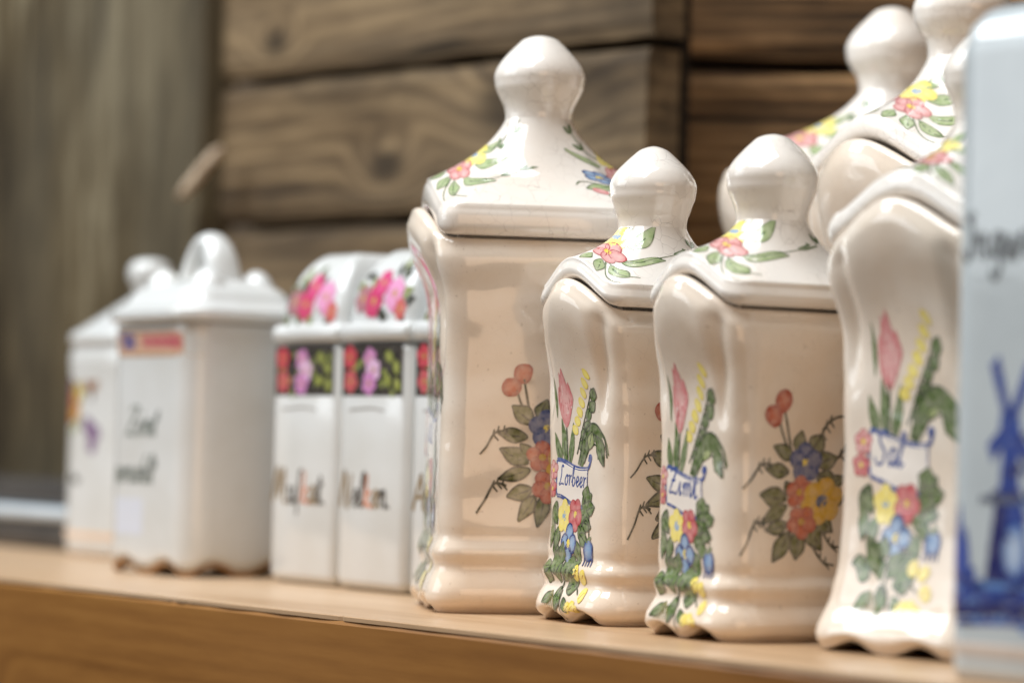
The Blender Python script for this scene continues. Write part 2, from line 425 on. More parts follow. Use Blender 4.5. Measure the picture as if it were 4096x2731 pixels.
# handwriting: polylines, x-height 1
GL = {
 'L': (1.15, [[(.75, 1.75), (.55, 2.0), (.35, 1.75), (.4, 1.0), (.2, .15), (.05, .2), (.15, .0), (.6, .12), (1.1, .0)]]),
 'o': (.8, [[(.7, .85), (.4, 1.0), (.12, .6), (.2, .1), (.5, .05), (.68, .5), (.5, .95), (.8, .85)]]),
 'r': (.66, [[(.02, .95), (.18, .95), (.2, .0)], [(.2, .5), (.36, .92), (.62, .98)]]),
 'b': (.8, [[(0, .3), (.35, 1.6), (.3, 2.0), (.15, 1.6), (.15, .2), (.4, .0), (.65, .4), (.5, .85), (.25, .75)]]),
 'e': (.7, [[(0, .3), (.5, .6), (.45, .95), (.2, .9), (.12, .35), (.35, .0), (.7, .3)]]),
 'Z': (1.35, [[(.1, 1.6), (.2, 1.92), (.95, 1.9)], [(.95, 1.9), (.55, 1.05), (.08, .05)], [(.08, .05), (.6, .1), (1.1, .0), (1.15, .25)], [(.3, .98), (.85, 1.02)]]),
 'i': (.62, [[(0, .3), (.22, 1.0), (.18, .3), (.25, .0), (.48, .3)], [(.25, 1.45), (.33, 1.6)]]),
 'm': (1.25, [[(0, .6), (.15, 1.0), (.15, 0)], [(.15, .5), (.4, 1.0), (.55, .8), (.55, 0)], [(.55, .5), (.8, 1.0), (.98, .8), (.98, .2), (1.1, 0), (1.25, .25)]]),
 'n': (.85, [[(0, .6), (.15, 1.0), (.15, 0)], [(.15, .5), (.4, 1.0), (.58, .8), (.58, .2), (.7, 0), (.85, .25)]]),
 't': (.6, [[(.05, .3), (.32, 1.7), (.25, .4), (.35, .0), (.6, .25)], [(.02, 1.15), (.6, 1.2)]]),
 'S': (1.1, [[(.95, 1.7), (.65, 2.0), (.3, 1.65), (.5, 1.15), (.85, .7), (.65, .05), (.2, .05), (.05, .4)]]),
 'a': (.8, [[(.6, .9), (.3, 1.0), (.1, .5), (.25, .03), (.55, .4), (.62, 1.0), (.58, .2), (.7, 0), (.85, .25)]]),
 'l': (.5, [[(0, .3), (.4, 1.6), (.3, 2.0), (.15, 1.6), (.18, .25), (.3, 0), (.5, .25)]]),
 'M': (1.6, [[(.0, .05), (.25, 1.9), (.45, 1.9), (.6, .3), (.95, 1.9), (1.1, 1.8), (1.2, .1), (1.55, .1)]]),
 'u': (.85, [[(.0, .7), (.12, 1.0), (.12, .2), (.3, 0), (.55, .3), (.62, 1.0), (.6, .2), (.7, 0), (.85, .25)]]),
 's': (.6, [[(.5, .9), (.25, 1.0), (.15, .7), (.45, .35), (.3, 0), (.05, .1)]]),
 'f': (.55, [[(.5, 1.9), (.3, 1.95), (.22, 1.4), (.2, -.7)]]),
 'k': (.8, [[(.1, 0), (.15, 1.9)], [(.6, .95), (.18, .5), (.65, .0), (.8, .2)]]),
 'N': (1.3, [[(.05, .0), (.25, 1.9), (.4, 1.8), (.75, .1), (.9, .1), (1.05, 1.9)]]),
 'I': (.7, [[(.6, 1.9), (.2, 1.7), (.5, 1.4), (.45, .2), (.15, .0), (.0, .35)]]),
 'g': (.8, [[(.6, .9), (.3, 1.0), (.1, .55), (.3, .1), (.58, .6), (.6, 1.0), (.58, -.5), (.3, -.85), (.1, -.5)]]),
 'w': (1.1, [[(0, .95), (.15, .1), (.3, 0), (.5, .9), (.6, .1), (.75, 0), (.95, 1.0), (1.1, .9)]]),
 'h': (.85, [[(.1, 0), (.15, 1.6), (.3, 2.0)], [(.13, .5), (.4, 1.0), (.6, .8), (.6, .2), (.72, 0), (.88, .25)]]),
 'z': (.7, [[(.05, .95), (.6, .95), (.1, .05), (.7, .05)]]),
 'd': (.85, [[(.55, .9), (.3, 1.0), (.1, .5), (.25, .03), (.55, .4), (.7, 1.9)], [(.6, .6), (.6, .1), (.85, .2)]]),
 'A': (1.2, [[(.0, .0), (.5, 1.9), (.6, 1.8), (1.0, .0)], [(.2, .75), (.9, .75)]]),
 '.': (.4, [[(.12, .0), (.22, .12)]]),
 'v': (.8, [[(0, .95), (.3, 0), (.65, 1.0), (.8, .9)]]),
 ' ': (.5, []),
}
def write(D, txt, x, y, h, col, wt=0.2, slant=0.25, drop=0.0, colfn=None):
    cx = x
    for i, ch in enumerate(txt):
        w, st = GL[ch]
        for p in st:
            pts = [(cx + (q[0] + slant * q[1]) * h, y + q[1] * h - drop * (cx - x)) for q in p]
            D.line(pts, wt * h, wt * h * .8, colfn(i) if colfn else col, 4)
        cx += w * h * 1.02
    return cx - x

def word_w(txt, h): return sum(GL[c][0] for c in txt) * h * 1.02

# ------------------------------------------------------------------ plan curve
class Plan:
    """rounded rectangle; s = arc length from front centre, going to +x"""
    def __init__(self, w, d, r):
        self.a, self.b, self.r = w / 2, d / 2, r
        self.fx, self.fy, self.q = self.a - r, self.b - r, pi * r / 2
        self.per = 4 * (self.fx + self.fy + self.q)
    def at(self, s):
        a, b, r, fx, fy, q = self.a, self.b, self.r, self.fx, self.fy, self.q
        s = s % self.per
        segs = [('f', fx), ('c0', q), ('r', 2 * fy), ('c1', q), ('k', 2 * fx), ('c2', q), ('l', 2 * fy), ('c3', q), ('g', fx)]
        for n, ln in segs:
            if s <= ln or n == 'g': break
            s -= ln
        if n == 'f': return s, -b, 0.0, -1.0
        if n == 'r': return a, -fy + s, 1.0, 0.0
        if n == 'k': return fx - s, b, 0.0, 1.0
        if n == 'l': return -a, fy - s, -1.0, 0.0
        if n == 'g': return -fx + s, -b, 0.0, -1.0
        k = int(n[1]); th = -pi / 2 + k * pi / 2 + s / r
        cx = fx if k in (0, 3) else -fx; cy = -fy if k in (0, 3) else fy
        if k == 3: cx, cy = -fx, -fy
        elif k == 0: cx, cy = fx, -fy
        elif k == 1: cx, cy = fx, fy
        else: cx, cy = -fx, fy
        return cx + r * cos(th), cy + r * sin(th), cos(th), sin(th)

# ------------------------------------------------------------------ floral canister
class Floral:
    def __init__(self, w, d, H, hump, r=0.012, top=0.004, thump=0.008, base=0.004, lidh=0.045, kr=0.0137, nr=0.0105, kh=0.026, nub=0.4, lip=0.0095, seed=0, hs=.70, ridge=1.0):
        self.ridge = ridge
        self.hs = hs
        self.p = Plan(w, d, r); self.pl = Plan(w, d, r * .5)
        self.H, self.hump, self.top, self.thump, self.base = H, hump, top, thump, base
        self.lidh, self.kr, self.nr, self.kh, self.nub, self.lip = lidh, kr, nr, kh, nub, lip
        self.seed = seed
    def hw(self, x, ny):
        a = self.p.a
        c = cos(min(1.0, abs(x) / (a * .98)) * pi / 2) ** 1.6
        return c * ny * ny
    def body(self, s, v, extra=0.0):
        """v 0..1 up the outer wall"""
        x, y, nx, ny = self.p.at(s)
        H = self.H
        g = self.hw(x, ny)
        z = v * H + g * self.hump * sm(.62, 1.0, v)
        face = ny * ny
        o = 0.0
        # flared foot
        fl = max(0.0, 1 - v / .40) ** 2.3
        o += self.base * fl * (0.55 + 0.45 * face)
        o += 0.0016 * gs(v, .055, .045) + self.ridge * (-0.0009 * gs(v, .125, .022) + 0.0009 * gs(v, .165, .022) - 0.0006 * gs(v, .205, .02))
        o -= 0.0030 * sm(.035, .0, v)
        # flared mouth, bulging under the arch at front and back
        o += self.top * (.35 + .65 * face) * sm(self.hs + .04, .97, v) ** 1.3
        o += self.thump * g * sm(self.hs, .94, v)
        o -= 0.0014 * sin(pi * min(1, v / .9)) * (0.4 + .6 * face)
        # folds beside the arch
        xa = abs(x) / self.p.a
        o -= 0.0032 * gs(xa, .70, .10) * face * sm(.62, .82, v) * (1 - sm(.95, 1.0, v))
        o += 0.0010 * gs(xa, .93, .12) * face * sm(.5, .8, v)
        # turning in at the mouth
        o -= 0.0016 * sm(.955, 1.0, v) ** 2
        q = Vector((x * 28, y * 28, v * 4 + self.seed * 3.3))
        o += 0.0007 * noise.noise(q) + 0.00038 * noise.noise(q * 3.1)
        # scalloped foot
        if v < .06:
            arch = 0.0036 * (sin(pi * x / (self.p.a * .86)) ** 2) * face if abs(x) < self.p.a * .86 else 0.0
            z += arch * (1 - v / .06)
        o += extra
        return Vector((x + nx * o, y + ny * o, z))
    def body_at(self, s, t):
        return self.body(s, t / self.H)
    def rim(self, s):
        return self.body(s, 1.0)
    def lid(self, s, q):
        """q 0..1 from lip edge top up to neck"""
        x, y, nx, ny = self.pl.at(s * self.pl.per / self.p.per)
        H = self.H
        g = self.hw(x, ny)
        z0 = H + g * self.hump * .92 + self.lip
        ins = -0.0004
        bx, by = x - nx * (ins - self.top * .45 - self.thump * .32 * g), y - ny * (ins - self.top * .45 - self.thump * .32 * g)
        ang = math.atan2(by, bx)
        cx, cy = cos(ang) * self.nr, sin(ang) * self.nr
        # concave rise
        k = 1 - q
        rad = k ** 1.12
        zt = H + self.lip + self.lidh
        zc = 0.66 * q + 0.34 * q ** 3.4
        z = z0 + (zt - z0) * zc
        # ridge softening
        return Vector((cx + (bx - cx) * rad, cy + (by - cy) * rad, z))
    def lid_at(self, s, t):
        return self.lid(s, max(0, min(.995, t)))

    def build(self, name, label, loc, rz, group, crackle=True):
        T = thing(name, label, 'canister', loc, rz, group)
        n = 216; per = self.p.per
        ss = [per * i / n for i in range(n)]
        rows = [0, .006, .014, .025, .04] + [.06 + .012 * i for i in range(15)] + [.24 + .03 * i for i in range(13)] + [.63 + .0165 * i for i in range(20)] + [.955, .97, .985, 1.0]
        rings = []
        # foot underside
        rings.append([self.body(s, 0.0, -0.010) + Vector((0, 0, .0012)) for s in ss])
        rings.append([self.body(s, 0.0, -0.0015) + Vector((0, 0, .0)) for s in ss])
        for v in rows: rings.append([self.body(s, v) for s in ss])
        th = 0.0046
        for k in range(1, 7):
            a = pi * k / 6
            rings.append([self.body(s, 1.0, -th / 2 * (1 - cos(a))) + Vector((0, 0, sin(a) * th * .42)) for s in ss])
        rings.append([self.body(s, .9, -th - .001) for s in ss])
        rings.append([self.body(s, .5, -th - .001) for s in ss])
        rings.append([self.body(s, .08, -th - .003) for s in ss])
        b = loft('body', rings, CREAM, T)
        # lid
        R = []
        def low(s, inset, dz):
            p = self.lid(s, 0.0); x, y, nx, ny = self.pl.at(s * self.pl.per / self.p.per)
            return Vector((p.x - nx * inset, p.y - ny * inset, p.z - self.lip + 0.0024 + dz))
        R.append([low(s, .009, -.006) for s in ss])
        R.append([low(s, .009, .0008) for s in ss])
        R.append([low(s, .0040, .0004) for s in ss])
        R.append([low(s, .0016, .0006) for s in ss])
        R.append([low(s, .0004, .0018) for s in ss])
        R.append([low(s, -.0001, .0036) for s in ss])
        R.append([low(s, .0, self.lip - .0056) for s in ss])
        R.append([low(s, .0003, self.lip - .0040) for s in ss])
        R.append([low(s, .0011, self.lip - .0027) for s in ss])
        qs = [.035 + .0235 * i for i in range(42)]
        qs = [q for q in qs if q < .995] + [1.0]
        for q in qs: R.append([self.lid(s, q) for s in ss])
        zn = self.H + self.lip + self.lidh
        m = CREAM_CR if crackle else CREAM
        l = loft('lid', R, m, T, True, False)
        # knob, same neck ring
        K = []
        angs = []
        for s in ss:
            p = self.lid(s, 1.0); angs.append(math.atan2(p.y, p.x))
        kh, kr, nr, nub = self.kh, self.kr, self.nr, self.nub
        prof = [(nr, -0.0006), (nr * 1.0, .0), (nr * 1.005, .06), (nr * 1.03, .12), (nr * 1.09, .19), (nr + (kr - nr) * .55, .27), (nr + (kr - nr) * .86, .36), (kr * .985, .43), (kr, .49), (kr * .985, .55), (kr * .93, .62), (kr * .845, .69), (kr * (.70 + .04 * nub), .765), (kr * (.56 + .06 * nub), .835), (kr * (.43 + .08 * nub), .895), (kr * (.31 + .1 * nub), .945), (kr * (.17 + .08 * nub), .98), (kr * .06, .998)]
        pr = spline([(a, b * kh if i else b) for i, (a, b) in enumerate(prof)], 3)
        for (rad, h) in pr:
            ring = []
            for a in angs:
                fac = 1 + .018 * cos(4 * a + .6) * sm(0, .3 * kh, h) + .006 * noise.noise(Vector((cos(a) * 1.3, sin(a) * 1.3, h * 60 + self.seed)))
                ring.append(Vector((cos(a) * rad * fac, sin(a) * rad * fac, zn + h)))
            K.append(ring)
        kb = loft('knob', K, m, l, False, True)
        return T, b, l

# ---- painted motifs -------------------------------------------------
def front_panel(D, word, th=.056):
    """bouquet with banner; height 0..1, x about -.25 .. .25"""
    LW = 1.25
    # tulip leaves
    for (x, y, a, l, w) in [(-.09, .60, 98, .22, .05), (-.06, .60, 82, .20, .045), (-.13, .61, 108, .16, .045)]:
        leaf(D, x, y, a, l, w, G_M, G_D)
    D.line([(-.08, .62), (-.085, .72), (-.09, .80)], .012, .010, G_D)
    # tulip
    tx, ty = -.085, .775
    P = [(0, 0), (.026, .03), (.046, .075), (.062, .115), (.052, .14), (.038, .175), (.026, .165), (.012, .205), (.002, .225), (-.012, .20), (-.022, .215), (-.034, .165), (-.044, .16), (-.052, .11), (-.040, .06), (-.022, .025)]
    D.poly([(tx + a, ty + b) for a, b in spline(P, 2, True)], PINK_L, PINK, (tx, ty + .1))
    for i in range(22):
        u, v = random.uniform(-1, 1), random.uniform(.1, .85)
        wv = .055 * sin(pi * min(1, v * .9 + .08)) * .85
        x, y = tx + u * wv, ty + v * .2
        D.line([(x, y), (x * .92 + tx * .08, y + .018), (x * .85 + tx * .15, y + .035)], .008, .003, random.choice((PINK, RED, PINK_L, c3(236, 206, 200), PINK)), 3)
    leaf(D, -.152, .82, 92, .16, .02, G_M, G_D, False)
    # yellow spire with leaf chain
    for i in range(7):
        u = i / 6
        blob(D, -.015 + .12 * u, .765 + .215 * u, .021 - .006 * u, .027, YEL_L, YEL, 55)
    D.line([(.0, .66), (.05, .78), (.13, .93)], .010, .006, G_D)
    for i in range(6):
        u = i / 5
        leaf(D, .022 + .105 * u, .68 + .20 * u, 40 + 25 * (i % 2), .058, .048, G_M, G_D, True, .006)
    # big arching leaf
    for pts, w in (([(.03, .61), (.07, .71), (.13, .755), (.19, .72), (.215, .65)], .085), ([(.05, .63), (.1, .725), (.165, .735), (.205, .68)], .055)):
        D.line(pts, w * .5, w, G_M, 8)
    D.line([(.03, .61), (.08, .705), (.14, .742), (.2, .70), (.222, .635)], .010, .008, G_D, 8)
    D.line([(.06, .62), (.10, .68), (.15, .70), (.19, .67)], .008, .006, G_D, 6)
    D.line([(.02, .62), (.05, .73), (.11, .785), (.17, .78), (.22, .73), (.245, .65)], .009, .007, G_D, 6)
    leaf(D, .165, .735, -62, .135, .062, G_M, G_D, True, .006)
    leaf(D, .10, .68, 70, .08, .055, G_L, G_D, True, .006)
    # banner
    def quad(u, v):
        x = -.170 + .265 * u
        yt = .628 + .014 * cos(u * pi * 1.35) - .022 * u
        yb = .470 + .016 * cos(u * pi * 1.5) - .022 * u
        return x, yb + (yt - yb) * v
    D.grid(quad, lambda u, v: c3(238, 230, 222), 26, 10)
    top = [quad(i / 8, 1) for i in range(9)] + [(.108, .612), (.118, .645), (.104, .652), (.100, .628)]
    D.line(top, .020, .013, INK, 4)
    D.line([quad(i / 8, 0) for i in range(9)], .017, .016, INK, 4)
    D.line([quad(1, 1), (.092, .53), quad(1, 0)], .006, .009, INK)
    D.line([quad(0, 0), (-.178, .54), quad(0, 1)], .010, .010, INK)
    wd = word_w(word, th)
    k = min(1.0, .235 / wd)
    write(D, word, -.155, .530, th * k, INK, .23, .14, drop=.06)
    # pink flowers left of banner
    flower(D, -.205, .60, .042, PINK_L, RED, YEL, outline=.004)
    flower(D, -.215, .52, .040, PINK, RED, YEL, outline=.004)
    # garland under the banner
    for (x, y, a, l, w) in [(-.17, .46, -110, .12, .06), (-.19, .38, -95, .12, .05), (-.165, .30, -75, .12, .05), (-.12, .22, -70, .10, .06),
                            (.055, .44, 35, .10, .085), (.04, .42, -25, .11, .08), (.03, .37, -40, .10, .07), (.02, .30, -60, .10, .06), (.01, .24, -95, .10, .06),
                            (.08, .46, 75, .07, .07), (.10, .43, 15, .07, .06), (.07, .38, -10, .08, .06), (-.20, .44, -60, .09, .055), (-.14, .35, -100, .10, .05), (.05, .33, -30, .09, .055), (-.10, .27, -120, .09, .05), (.0, .20, -40, .08, .055)]:
        leaf(D, x, y, a, l, w, G_M, G_D, True, .006)
    flower(D, -.095, .395, .058, YEL_L, YEL, BLU_L, 5, 90, 1.25, 0, .3)
    flower(D, .0, .405, .056, PINK, RED, YEL, 5, 60, 1.2, .006)
    flower(D, -.04, .285, .062, BLU_L, BLU_D, YEL, 4, 90, 1.25, .011)
    for (x, y, a, l, w) in [(-.12, .155, 110, .10, .075), (-.15, .135, 160, .07, .06), (-.05, .14, 60, .11, .09), (-.02, .11, 20, .10, .085), (-.08, .11, -70, .09, .06), (-.05, .10, -100, .10, .05), (-.17, .19, 190, .07, .05), (-.10, .20, 80, .09, .06), (.0, .16, 45, .09, .06), (-.12, .08, 215, .09, .05), (-.01, .07, -50, .08, .04)]:
        leaf(D, x, y, a, l, w, G_M, G_D, True, .007)
    D.line([(-.06, .10), (-.06, .25)], .010, .006, G_D)
    for a in range(6):
        D.line([(-.13, .09), (-.145 + .012 * a, .055 - .01 * (a % 2)), (-.165 + .018 * a, .01)], .007, .004, OL_M)
    D.line([(-.055, .10), (-.03, .05), (.0, -.02)], .008, .005, OL_D)
    # harebell
    D.line([(.06, .36), (.10, .39), (.13, .37), (.135, .315)], .008, .006, G_D)
    blob(D, .135, .27, .036, .042, BLU_L, BLU, 0, .010, BLU_D)
    for i in range(4):
        D.line([(.105 + .02 * i, .25), (.098 + .022 * i, .205)], .012, .008, BLU_D)
    leaf(D, .115, .30, 35, .05, .02, G_M, G_D, False)
    # yellow primroses
    D.line([(-.01, .10), (.05, .12), (.10, .09)], .009, .006, G_D)
    D.line([(.05, .12), (.06, .16)], .007, .005, G_D)
    for (x, y) in [(.06, .175), (.115, .16), (.14, .09), (.045, .03), (.085, .035), (.11, .015)]:
        blob(D, x, y, .026, .032, YEL_L, YEL, random.uniform(-30, 30))
        D.line([(x - .012, y - .016), (x, y), (x + .014, y + .012)], .006, .004, YEL_D)

def bouquet(D):
    """side bouquet; about 1 high, x -.35 .. .35, centred"""
    g, e = c3(94, 96, 50), c3(42, 46, 24)
    def lf(x, y, a, l, w): leaf(D, x, y, a + random.uniform(-12, 12), l * random.uniform(.72, .95), w * random.uniform(.68, .9), g, e, True, .013)
    for pts in ([(-.10, .18), (-.14, .28), (-.165, .37)], [(-.08, .18), (-.10, .30), (-.125, .42)]):
        D.line(pts, .018, .012, e)
    blob(D, -.135, .455, .052, .06, ORED_L, ORED, 0, .010, ORED)
    blob(D, -.195, .37, .055, .06, ORED_L, ORED, 30, .010, ORED)
    for a in [(-.06, .14, 150, .20, .11), (-.03, .16, 70, .15, .12), (.06, .17, 55, .17, .12), (.10, .10, 20, .18, .12), (.10, .04, -15, .18, .12),
              (-.10, .06, 172, .20, .12), (-.10, -.10, 165, .25, .13), (-.09, -.14, 200, .22, .12), (-.06, -.08, 120, .14, .09),
              (-.08, -.26, 195, .18, .12), (-.06, -.30, 225, .22, .12), (0, -.30, 262, .22, .13), (.06, -.27, 300, .22, .13), (.12, -.22, 330, .17, .12),
              (.22, -.12, 5, .10, .10), (.2, -.02, 40, .12, .09)]:
        lf(*a)
    for pts in ([(-.22, .1), (-.30, .09), (-.36, .0), (-.40, -.05)], [(-.24, -.25), (-.31, -.24), (-.36, -.34), (-.41, -.42)],
                [(.12, .24), (.18, .33), (.26, .37), (.34, .36)], [(.24, .14), (.30, .20), (.38, .24)], [(.08, -.38), (.15, -.47), (.23, -.49)], [(.16, -.30), (.22, -.38), (.28, -.39)]):
        D.line(pts, .016, .012, e, 6)
        for q in range(3):
            x, y = spline(pts, 5)[2 + q * 2]
            D.line([(x, y), (x + .03, y - .035)], .014, .008, e, 2)
            D.line([(x, y), (x + .01, y + .035)], .014, .008, e, 2)
    flower(D, .02, .11, .105, c3(92, 100, 140), BLU_D, YEL, 5, 90, 1, .014)
    flower(D, -.01, -.06, .095, ORED_L, ORED, YEL_D, 5, 90, 1, .008)
    flower(D, .15, -.12, .14, c3(222, 178, 50), YEL_D, c3(88, 98, 130), 6, 20, 1, .006, .3)
    flower(D, .02, -.245, .10, ORED_L, ORED, YEL_D, 5, 54, 1, .008)

def lid_garland(F, D, s0, mirror=1):
    """painted in (s metres, q) space around s0; keep cells roughly square"""
    D.ox, D.oy, D.k = s0, 0.0, 1.0

class LidMap:
    """local frame (mm-like units) on the lid slope"""
    def __init__(self, F, s0, slope=0.034):
        self.F, self.s0, self.sl = F, s0, slope
    def at(self, s, t):
        q = max(0.0, min(.99, t / self.sl))
        k = 1.0 / max(.34, (1 - q) ** .75)
        return self.F.lid(self.s0 + s * k, q)

def garland(D):
    """units ~ 1 = 34 mm, centred a little above the lip"""
    g, e = c3(142, 160, 112), c3(78, 102, 62)
    for (x, y, a, l, w) in [(-.30, .22, 200, .22, .085), (-.22, .17, 228, .19, .085), (-.10, .15, 250, .15, .09), (.02, .14, 275, .14, .09), (.12, .15, 305, .17, .09), (.2, .18, 335, .22, .095), (.20, .28, 5, .24, .10), (-.36, .28, 188, .2, .08), (.12, .40, 50, .2, .09), (-.16, .46, 125, .2, .07), (-.42, .18, 215, .14, .07), (.05, .48, 80, .15, .06)]:
        leaf(D, x, y, a, l, w, g, e, True, .008)
    for pts in ([(.15, .2), (.32, .12), (.48, .08)], [(.12, .2), (.28, .05), (.42, .0)], [(-.1, .5), (-.16, .68), (-.2, .84)], [(.05, .5), (.12, .68), (.2, .80)], [(-.3, .2), (-.42, .10), (-.46, .01)], [(.3, .3), (.42, .36), (.5, .46)], [(-.4, .3), (-.5, .34), (-.58, .30)]):
        D.line(pts, .013, .006, e, 6)
    for (x, y) in [(-.15, .62), (-.18, .72), (-.2, .8), (.1, .6), (.16, .7), (.42, .36), (.47, .42)]:
        leaf(D, x, y, 30 if x > 0 else 150, .07, .035, e, G_D, False)
        leaf(D, x, y, 120 if x > 0 else 60, .065, .032, e, G_D, False)
    flower(D, .01, .43, .135, YEL_L, YEL, BLU_L, 5, 90, .9, 0, .28)
    flower(D, -.18, .31, .12, PINK_L, RED, YEL, 5, 70, .85, .009)
    flower(D, .08, .26, .13, PINK_L, RED, YEL, 5, 95, .85, .009)
    flower(D, -.33, .38, .085, BLU_L, BLU_D, YEL, 5, 40, .85, .009)
    blob(D, -.50, .22, .045, .04, PINK_L, PINK, 20)

def decorate(F, body, lid, word, U, z0, side_c, side_u, panel_dx=0.0, wscale=1.0, gsc=.030, gdx=0.004, back=False, lettering=True, front=True, side=True):
    if front:
        D = Decal(F.body_at, panel_dx, z0, U, jit=F.seed + .3)
        front_panel(D, word)
        D.build('painted_panel', body)
    if side:
        s_right = F.p.fx + F.p.q + F.p.fy
        D = Decal(F.body_at, s_right + side_c[0], side_c[1], side_u, jit=F.seed + 20.7)
        bouquet(D)
        D.build('painted_bouquet', body)
    Lm = LidMap(F, gdx, F.lidh * 1.28)
    D = Decal(Lm.at, 0, 0.002, gsc, jit=F.seed + 40.1 + len(lid.children))
    garland(D); D.build('painted_garland', lid)
    if back:
        Lm = LidMap(F, F.p.per / 2 - gdx, F.lidh * 1.28)
        D = Decal(Lm.at, 0, 0.002, gsc, jit=F.seed + 40.1 + len(lid.children))
        garland(D); D.build('painted_garland', lid)

GRP = 'cream canisters with painted flowers'
# spice jar in focus
F1 = Floral(.0475, .0575, .1000, .0105, r=.0105, top=.0028, thump=.0055, base=.0026, lidh=.0210, kr=.0145, nr=.0114, kh=.0275, nub=.25, lip=.0095, seed=1)
T, b, l = F1.build('spice_jar', 'small cream spice jar with painted flowers and a banner reading Lorbeer', (-.0360, .0845, 0), -7, GRP)
decorate(F1, b, l, 'Lorbeer', .0755, .004, (.000, .0500), .052, .0005, gsc=.045, gdx=.002)
F2 = Floral(.0475, .0585, .0985, .0105, r=.0105, top=.0032, thump=.0060, base=.0028, lidh=.0210, kr=.0145, nr=.0112, kh=.0275, nub=.55, lip=.0095, seed=2)
T, b, l = F2.build('spice_jar', 'small cream spice jar with painted flowers and a banner reading Zimt', (.0355, .0735, 0), -7, GRP)
decorate(F2, b, l, 'Zimt', .0755, .004, (-.003, .0490), .053, .0005, gsc=.045, gdx=.002)
F3 = Floral(.064, .072, .1255, .0120, r=.010, top=.0032, thump=.0066, hs=.80, base=.0020, lidh=.0335, kr=.0158, nr=.0118, kh=.0300, nub=.75, lip=.0125, seed=3)
T, b, l = F3.build('tall_canister', 'tall cream canister with flowers beside the white boxes, its lid knob fully in view', (-.1030, .0870, 0), -29, GRP)
decorate(F3, b, l, 'Salz', .098, .006, (.000, .0570), .056, .0, gsc=.052, gdx=.004, back=True)
F4 = Floral(.064, .070, .1165, .0130, r=.0105, top=.0058, thump=.0040, base=.0080, lidh=.0290, kr=.0155, nr=.0115, kh=.0300, nub=.7, lip=.0105, seed=4, ridge=.15)
T, b, l = F4.build('tall_canister', 'cream flowered canister with a tulip panel and banner, half behind the blue windmill canister', (.1110, .0930, 0), 0, GRP)
decorate(F4, b, l, 'Sal', .085, .010, (.0, .05), .06, .0, gsc=.050, gdx=-.004)
F5 = Floral(.074, .080, .150, .0140, r=.012, top=.0040, thump=.0080, base=.003, lidh=.0370, kr=.0178, nr=.0120, kh=.034, nub=.6, lip=.011, seed=5)
T, b, l = F5.build('tall_canister', 'big cream canister in the back row, nearer one, pink and yellow flowers on its lid', (-.0190, .2110, 0), -4, GRP)
decorate(F5, b, l, 'Mehl', .11, .008, (.0, .06), .07, .0, gsc=.060, gdx=.006, front=False, side=False)
F6 = Floral(.074, .104, .150, .0140, r=.012, top=.0040, thump=.0120, base=.003, lidh=.0370, kr=.0178, nr=.0125, kh=.034, nub=.6, lip=.011, seed=6)
T, b, l = F6.build('tall_canister', 'big cream canister farthest back against the brown planks, mostly hidden', (-.1130, .2680, 0), -25, GRP)
decorate(F6, b, l, 'Reis', .11, .008, (.0, .06), .07, .0, gsc=.058, gdx=.006, front=False, side=False)

# ------------------------------------------------------------------ plain pots
class Simple:
    """straight-sided pot: rounded rectangle, gentle profile"""
    def __init__(self, w, d, r, prof):
        self.p = Plan(w, d, r); self.prof = prof      # list of (z, offset)
    def off(self, z):
        pr = self.prof
        if z <= pr[0][0]: return pr[0][1]
        for (a, oa), (b, ob) in zip(pr, pr[1:]):
            if z <= b: return oa + (ob - oa) * (z - a) / (b - a)
        return pr[-1][1]
    def at(self, s, z, e=0.0):
        x, y, nx, ny = self.p.at(s); o = self.off(z) + e
        return Vector((x + nx * o, y + ny * o, z))

def ringset(P, n): return [P.p.per * i / n for i in range(n)]

